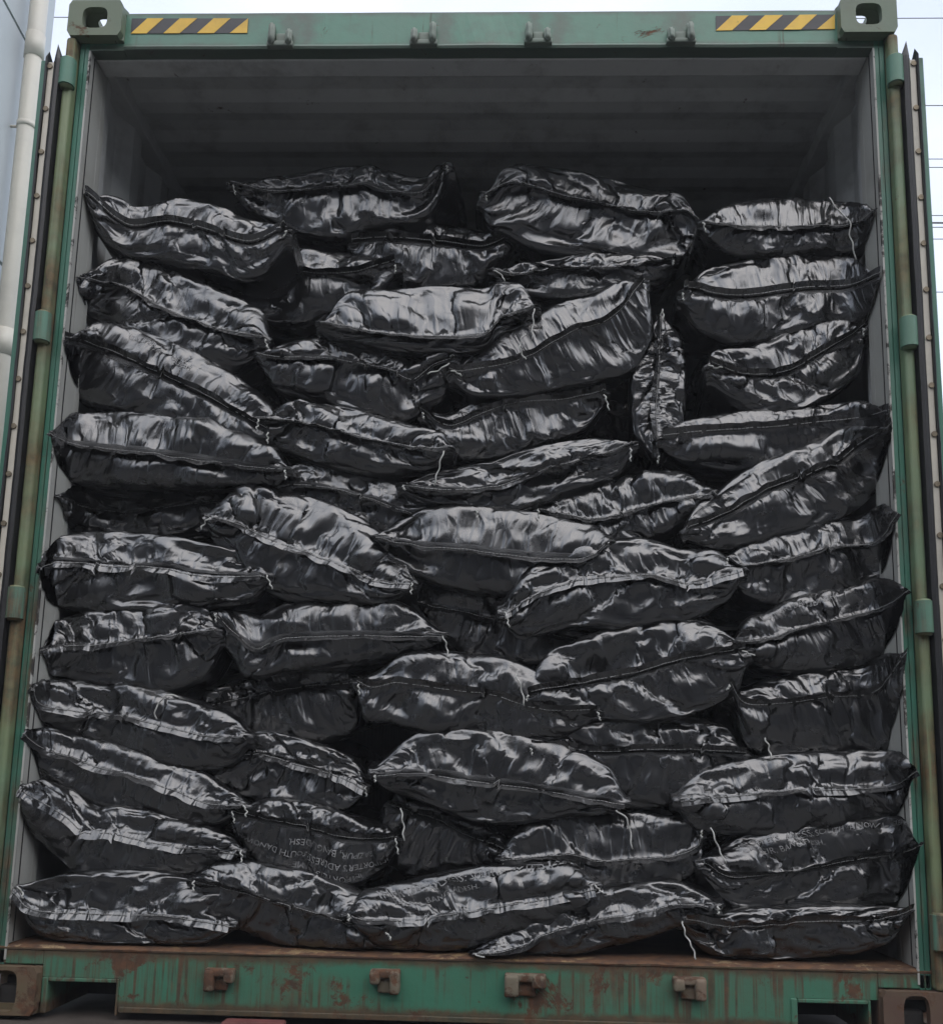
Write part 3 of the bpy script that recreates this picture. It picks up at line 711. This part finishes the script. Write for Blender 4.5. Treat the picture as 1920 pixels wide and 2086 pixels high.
    P[:, 2] = np.where(P[:, 2] < ZF + .004, ZF + .004 + (P[:, 2] - ZF - .004) * .04, P[:, 2])
    lim = np.where(P[:, 1] < .15, 1.154, 1.173); P[:, 0] = np.clip(P[:, 0], -lim, lim)
    c0 = np.array([cm[0], Y + .2, P[:, 2].min()])
    root = empty('sack', c0); tag(root, label, 'sack', 'black sacks stacked in the container mouth')
    me = bpy.data.meshes.new('sack_body'); me.from_pydata((P - c0).tolist(), [], F)
    ul = me.uv_layers.new(name='uv'); li = np.empty(len(me.loops), int); me.loops.foreach_get('vertex_index', li)
    ul.data.foreach_set('uv', pr['uv'][li].astype(np.float32).ravel())
    bo = link('sack_body', me, M['sack'], root, True)
    # stitching along the flap, both faces
    f = pr['f'] if not flip else pr['f'][:, ::-1]
    bm = bmesh.new(); line = P[f[2]] * .5 + P[f[1]] * .5; nl = nrm[f[1]]
    for sgn in (1, -1):
        for i in range(NX):
            if rn.random() < .08: continue
            a = line[i] + nl[i] * sgn * .0022 - c0; b = line[i + 1] + nl[i + 1] * sgn * .0022 - c0
            b = a + (b - a) * .82; tube(bm, [a, b], .0011, 4)
    obj('stitching', bm, M['stitch'], root)
    tails = list(threads)
    for e_ in (0, -1):                      # short cut ends of the sewing thread at the corners
        if rn.random() < .62 and not any(abs(a[0][0] - seam[e_][0]) + abs(a[0][1] - seam[e_][1]) < 30 for a in threads):
            u_, v_ = seam[e_]; dx_, l_ = rn.uniform(-7, 7), rn.uniform(9, 24)
            tails.append([(u_, v_), (u_ + dx_ * .4, v_ + l_ * .5), (u_ + dx_, v_ + l_)])
    for tr_ in tails:
        pts = [at(u, v, Y - .05) - c0 for u, v in tr_]
        _, Q = spline(pts, 5 * len(pts)); ph = rn.uniform(0, 6)
        Q = [q + np.array([math.sin(i * 1.1 + ph) * .002, math.cos(i * .8) * .003, 0]) for i, q in enumerate(Q)]
        bm = bmesh.new(); tube(bm, Q, .0021, 5)
        obj('loose_thread', bm, M['thread'], root, True)
    if text:
        side, lines, u0, v0, size, rot180 = text
        G = pr['t'] if side == 't' else pr['b']
        GP = P[G]; GN = nrm[G]; vs_all, fs_all = [], []
        for li_, (s, uu, vv) in enumerate(lines):
            cu = bpy.data.curves.new('txt', 'FONT'); cu.body = s; cu.size = size; cu.resolution_u = 2; to = bpy.data.objects.new('txt', cu); COL.objects.link(to)
            bpy.context.view_layer.update()
            tm = bpy.data.meshes.new_from_object(to.evaluated_get(bpy.context.evaluated_depsgraph_get())); bpy.data.objects.remove(to)
            c = np.array([x.co[:2] for x in tm.vertices]); n0 = len(vs_all)
            c[:, 0] = (uu - c[:, 0]) if rot180 else (uu + c[:, 0]); c[:, 1] = vv + c[:, 1]
            jm = 6; ru = np.r_[0, np.cumsum(np.linalg.norm(np.diff(GP[jm], axis=0), axis=1))]; ru -= ru[NX // 2]
            ic = int(np.clip(np.interp(c[:, 0].mean(), ru, np.arange(NX + 1)), 4, NX - 4))
            rv = np.r_[0, np.cumsum(np.linalg.norm(np.diff(GP[:, ic], axis=0), axis=1))]
            gi = np.clip(np.interp(c[:, 0], ru, np.arange(NX + 1)), 1, NX - 1.01); gj = np.clip(np.interp(c[:, 1], rv, np.arange(NY + 1)), 1, NY - 1.01)
            i0, j0 = gi.astype(int), gj.astype(int); fi, fj = (gi - i0)[:, None], (gj - j0)[:, None]
            bl = lambda A_: (A_[j0, i0] * (1 - fi) + A_[j0, i0 + 1] * fi) * (1 - fj) + (A_[j0 + 1, i0] * (1 - fi) + A_[j0 + 1, i0 + 1] * fi) * fj
            p = bl(GP) + bl(GN) * .0042 - c0
            vs_all += p.tolist(); fs_all += [tuple(n0 + a for a in pl.vertices) for pl in tm.polygons]
        tm = bpy.data.meshes.new('printed_lettering'); tm.from_pydata(vs_all, [], fs_all); link('printed_lettering', tm, M['print'], root)
    return root
B = 'black sack '
AD, GA = "IMPORTER'S ADDRESS: SOUTH DANOWA, SREEPUR,", "GAZIPUR, BANGLADESH."
S = [
 ([(178,401),(261,464),(341,456),(424,473),(508,498),(583,469)], 48, 84, .15, B+'topmost along the left wall, its right end crumpled into a bright bunch'),
 ([(475,376),(560,390),(700,378),(744,372),(789,387),(861,391),(909,336)], 36, 92, .36, B+'lying highest of all left of the middle, one thin corner curling up'),
 ([(990,398),(1043,372),(1107,385),(1206,410),(1300,429),(1387,431),(1425,456)], 44, 104, .34, B+'in the top layer right of middle, dark seam sloping over a dull face'),
 ([(1432,452),(1523,458),(1637,458),(1728,460),(1777,431)], 46, 76, .17, B+'topmost along the right wall, a long white thread on its right end', [[(1688,401),(1705,428),(1728,448),(1731,479),(1742,528)]]),
 ([(165,568),(220,577),(265,587),(341,628),(432,664),(511,683),(540,690)], 66, 78, .18, B+'second from the top along the left wall, one corner like a beak'),
 ([(379,573),(466,564),(568,556),(702,561),(805,539)], 42, 90, .32, B+'tucked under the two top left sacks, shining widely over a dark hollow'),
 ([(717,497),(789,489),(903,497),(986,506),(1047,482)], 34, 85, .42, B+'set back in the middle under the gap between the two highest sacks'),
 ([(1005,550),(1054,557),(1168,546),(1300,537),(1371,530)], 24, 62, .28, B+'squeezed thin below the dull top sack, its lip a bright flat band', [[(1005,550),(1022,561),(1027,575)]]),
 ([(1390,596),(1413,594),(1455,604),(1523,607),(1637,592),(1724,589),(1788,568)], 68, 94, .18, B+'second from the top along the right wall, a sharp fold down its front'),
 ([(655,660),(691,662),(778,677),(880,683),(982,679),(1017,648),(1087,624)], 82, 50, .14, B+'in the upper middle, bright peaked face, white thread hanging off its right corner', [[(1087,628),(1085,660),(1083,692)]]),
 ([(918,758),(941,762),(1009,751),(1073,732),(1168,679),(1244,652),(1311,577)], 58, 92, .16, B+'rising steeply to the right between the bright peaked sack and the upright sack', [[(1070,679),(1060,694),(1060,713),(1070,732)],[(918,755),(930,759),(941,766)]]),
 ([(1341,928),(1342,842),(1343,748),(1347,700),(1345,650)], 52, 56, .22, B+'standing upright on its end, its seam running vertically', [[(1345,645),(1349,630),(1351,655)]]),
 ([(1443,746),(1500,765),(1560,768),(1610,757),(1674,721),(1758,668)], 66, 60, .18, B+'third from the top along the right wall, rounded, with a pointed left tail', [[(1443,743),(1455,749),(1470,748)]]),
 ([(136,695),(178,702),(265,736),(379,789),(530,869),(545,880)], 60, 92, .14, B+'third from the top along the left wall, steepest sack of that column', [], ('t', [(GA, -.16, .065)], 0, 0, .022, False)),
 ([(530,722),(568,727),(640,727),(702,734),(789,751),(839,772),(880,745),(926,728)], 36, 86, .18, B+'beside the two tilted left wall sacks, seam bending down to a folded ear', [[(916,739),(895,753),(869,762)]]),
 ([(861,840),(914,873),(979,848),(1047,826),(1142,819),(1233,803)], 32, 86, .22, B+'left of the dark hole beside the upright sack, its seam bowed upward', [[(1230,803),(1236,820),(1239,836)]]),
 ([(527,853),(606,859),(697,880),(820,907),(914,913)], 42, 68, .14, B+'beside the steep left wall sack, a long white thread off its square end', [[(903,918),(890,966),(884,989)]]),
 ([(106,883),(155,906),(265,917),(379,932),(481,946),(580,957)], 68, 66, .13, B+'fourth from the top along the left wall, thread crossing the door frame', [[(108,878),(91,878),(68,869)]]),
 ([(1349,895),(1428,885),(1580,874),(1743,859),(1807,845)], 36, 62, .18, B+'fourth from the top along the right wall, flat, beside the upright sack'),
 ([(820,989),(888,996),(998,990),(1055,973),(1142,947),(1240,922),(1286,905)], 42, 60, .15, B+'in the middle with a long ruffled lip climbing to a square right end', [[(1284,912),(1284,925),(1283,940)]]),
 ([(500,1006),(591,987),(661,992),(752,1015),(820,1040),(865,1049),(971,1040)], 46, 66, .18, B+'humped, left of middle, its narrow tail ending under the ruffled lip sack'),
 ([(1398,1082),(1485,1046),(1561,1001),(1637,974),(1705,944),(1750,910),(1809,876)], 56, 76, .14, B+'fifth from the top along the right wall, steepest sack of that column'),
 ([(1096,1038),(1150,1046),(1220,1054),(1315,1029),(1390,1014),(1455,1004)], 58, 62, .18, B+'small and plump with slanting gathers, left of the steep right wall sack'),
 ([(121,1012),(170,1029),(246,1042),(322,1035),(409,1023),(504,1018)], 38, 55, .26, B+'fifth from the top along the left wall, set back and sagging'),
 ([(424,1050),(496,1069),(530,1084),(606,1114),(700,1148),(767,1180),(839,1187)], 86, 82, .13, B+'large, smooth and arched high, left of the middle, its seam running steeply down', [[(428,1054),(417,1065),(408,1079)]]),
 ([(767,1095),(858,1112),(941,1119),(1055,1131),(1183,1136),(1240,1104)], 78, 70, .13, B+'at the centre of the stack, bright above and below its level seam'),
 ([(1028,1246),(1092,1208),(1168,1178),(1240,1170),(1326,1168),(1409,1184),(1508,1160)], 60, 106, .12, B+'bulky and right of centre, its dark front hanging below an arching lip', [[(1028,1246),(1033,1262),(1036,1278)]]),
 ([(1481,1137),(1512,1152),(1599,1137),(1693,1113),(1777,1105),(1822,1046)], 52, 74, .15, B+'sixth from the bottom along the right wall, evenly shiny with a pricked ear'),
 ([(83,1152),(117,1141),(227,1147),(341,1154),(409,1167),(542,1173)], 54, 76, .12, B+'sixth from the bottom along the left wall, thread knot on its flat corner', [[(542,1171),(549,1186),(555,1200)]]),
 ([(835,1215),(865,1230),(940,1243),(1036,1264),(1130,1292),(1210,1310)], 52, 74, .24, B+'half hidden behind the bulky arching sack, only its bright left lip showing'),
 ([(1495,1305),(1512,1308),(1561,1300),(1618,1281),(1693,1262),(1784,1239),(1845,1202)], 54, 72, .14, B+'fifth from the bottom along the right wall, shiny either side of its seam', [], ('t', [(GA, -.22, .058)], 0, 0, .022, False)),
 ([(91,1321),(114,1314),(227,1306),(341,1293),(443,1283)], 58, 84, .13, B+'fifth from the bottom along the left wall, square with many fine upright pleats'),
 ([(439,1249),(515,1317),(549,1308),(600,1296),(744,1293),(899,1295)], 60, 56, .15, B+'with a deeply notched left end, above the small dark sack tucked in left', [[(901,1295),(909,1314),(912,1340)]]),
 ([(1075,1416),(1111,1408),(1206,1392),(1300,1373),(1400,1345),(1515,1325)], 86, 74, .12, B+'domed, right of centre, its seam rising to a thread at the tip', [[(1512,1325),(1525,1332),(1537,1335)]]),
 ([(1486,1395),(1519,1439),(1599,1435),(1693,1423),(1781,1414),(1841,1333)], 54, 86, .15, B+'fourth from the bottom along the right wall, boxy with one corner sticking up'),
 ([(72,1397),(87,1431),(152,1442),(265,1458),(379,1484),(424,1495),(504,1499)], 56, 64, .13, B+'fourth from the bottom along the left wall, white thread looped over it', [[(318,1465),(318,1442),(341,1416),(364,1420)]]),
 ([(409,1439),(481,1420),(606,1397),(729,1386)], 32, 96, .25, B+'small, dark and tucked in left of the pale knotted corner'),
 ([(729,1393),(759,1406),(805,1397),(877,1405),(941,1414),(994,1418),(1073,1444),(1130,1452),(1217,1450)], 70, 72, .12, B+'just below centre, with a pale knotted left corner and thin right tail', [[(729,1393),(731,1404),(732,1416)],[(1050,1372),(1062,1405),(1068,1438)]]),
 ([(1081,1524),(1161,1531),(1220,1535),(1371,1531),(1515,1537)], 66, 84, .15, B+'barrel shaped with a level pale lip, under the domed sack', [[(1557,1503),(1565,1522),(1570,1548)]]),
 ([(57,1488),(72,1507),(117,1530),(227,1564),(341,1598),(428,1632),(496,1641)], 46, 58, .12, B+'third from the bottom along the left wall, thread hanging over the frame', [[(57,1486),(47,1492),(40,1512),(32,1526)],[(496,1641),(502,1652),(500,1664)]]),
 ([(428,1545),(466,1537),(530,1533),(587,1547),(700,1579),(744,1602)], 42, 82, .18, B+'with a bright crushed lip, left of the long pointed lower middle sack'),
 ([(763,1579),(865,1575),(979,1590),(1111,1609),(1244,1632),(1270,1636)], 88, 64, .11, B+'long and domed in the lower middle, tapering to a right hand point', [[(1255,1651),(1278,1673),(1287,1730)],[(816,1647),(821,1677),(822,1713)]]),
 ([(1383,1628),(1447,1620),(1561,1611),(1693,1603),(1811,1598),(1870,1566)], 62, 64, .11, B+'third from the bottom along the right wall, widest sack of that column'),
 ([(47,1602),(133,1653),(174,1688),(227,1691),(303,1708),(398,1725),(489,1733)], 48, 70, .11, B+'second from the bottom along the left wall, its outer corner swept up', [[(489,1733),(493,1745),(491,1758)]]),
 ([(473,1653),(515,1663),(625,1688),(706,1710),(806,1708)], 46, 90, .14, B+'with lines of white address lettering printed upside down below its seam', [[(806,1708),(808,1726),(812,1740)]], ('b', [(GA, .20, .032), (AD, .24, .066), ("IMPORTER'S NAME", .16, .100)], 0, 0, .0245, True)),
 ([(790,1640),(842,1657),(914,1684),(960,1706),(1017,1729),(1035,1735)], 36, 86, .22, B+'narrow, under the long domed sack, its seam slanting down to the right'),
 ([(1020,1748),(1090,1745),(1161,1737),(1225,1752),(1300,1745),(1364,1742),(1417,1722),(1428,1691)], 84, 56, .15, B+'crumpled all over, with a limp curling lip, beside the large lettered right sack', [[(1025,1760),(1030,1775),(1039,1801),(1049,1831)]]),
 ([(1432,1759),(1485,1790),(1542,1786),(1637,1771),(1731,1756),(1826,1742),(1879,1725)], 84, 84, .11, B+'second from the bottom along the right wall, large, faint lettering on top', [[(1447,1686),(1459,1718),(1477,1759)],[(1873,1728),(1872,1714),(1882,1710),(1893,1714)]], ('t', [(GA, -.20, .072), (AD, -.20, .102)], 0, 0, .022, False)),
 ([(34,1809),(76,1847),(189,1854),(341,1862),(470,1877)], 72, 74, .05, B+'in the bottom left corner of the container, boxy with a folded left end', [[(36,1806),(44,1815),(48,1830)]]),
 ([(394,1794),(470,1814),(549,1835),(700,1879),(714,1881),(793,1901)], 66, 82, .06, B+'on the container floor between the corner sack and the lettered long sack', [[(786,1900),(792,1906),(796,1915)]]),
 ([(710,1862),(763,1871),(865,1865),(979,1847),(1092,1828),(1210,1803)], 68, 80, .045, B+'long, on the floor in the middle, with upright white lettering on its top', [[(1210,1803),(1220,1812),(1228,1820)]], ('t', [(GA, -.215, .048), (AD, -.215, .078)], 0, 0, .024, False)),
 ([(967,1943),(1055,1926),(1111,1900),(1206,1873),(1315,1852),(1383,1841),(1462,1847)], 52, 66, .05, B+'on the floor beside the long lettered sack, its seam falling to the sill', [[(967,1943),(975,1948),(987,1950)]]),
 ([(1394,1873),(1466,1892),(1553,1888),(1637,1883),(1750,1879),(1826,1866),(1853,1854)], 38, 70, .05, B+'in the bottom right corner, a long white thread hanging onto the sill', [[(1390,1877),(1394,1900),(1409,1930),(1417,1954)]]),
]
for s_ in S: sack(*s_)

# the next layer back, only glimpsed through the gaps
pr = PROTO[3]; c2 = pr['co'].copy(); keep = np.ones(len(c2), bool)
meshes = []
for q in (0, 3, 5):
    c2 = PROTO[q]['co'].copy(); c2[:, 2] *= .105 / np.abs(c2[:, 2]).max(); c2[:, 1] -= .2; c2[:, 0] *= .86
    me = bpy.data.meshes.new('sack_body'); me.from_pydata(c2.tolist(), [], PROTO[q]['F']); me.materials.append(M['sack'])
    me.polygons.foreach_set('use_smooth', [True] * len(me.polygons)); ul = me.uv_layers.new(name='uv')
    li = np.empty(len(me.loops), int); me.loops.foreach_get('vertex_index', li); ul.data.foreach_set('uv', PROTO[q]['uv'][li].astype(np.float32).ravel()); meshes.append(me)
r2 = random.Random(3)
for row in range(10):
    for col in range(5):
        if row == 9 and col in (2,): continue
        o = empty('sack', (-.95 + col * .475 + r2.uniform(-.03, .03) * (col not in (0, 4)), .70 + r2.uniform(-.03, .05) + .012 * row, ZF + .10 + row * .196 + r2.uniform(-.01, .01)))
        tag(o, 'black sack in the dark second layer, glimpsed only through gaps between the front sacks', 'sack', 'sacks of the second layer')
        b_ = bpy.data.objects.new('sack_body', meshes[r2.randrange(3)]); COL.objects.link(b_); b_.parent = o; b_.rotation_euler = (0, r2.uniform(-.12, .12), 0)

# thin even haze, added over the whole scene to lift its darkest tones
bm = bmesh.new(); box(bm, -62, 62, -62, 62, GZ - 1.5, 12.8)
hz = bpy.data.materials.new('haze_air'); hz.use_nodes = True; ht = hz.node_tree; ht.nodes.remove(ht.nodes['Principled BSDF'])
pv = ht.nodes.new('ShaderNodeVolumePrincipled'); pv.inputs['Color'].default_value = (.93, .95, 1, 1); pv.inputs['Density'].default_value = .0045
ht.links.new(pv.outputs['Volume'], ht.nodes['Material Output'].inputs['Volume'])
tag(obj('haze', bm, hz), kind='stuff')
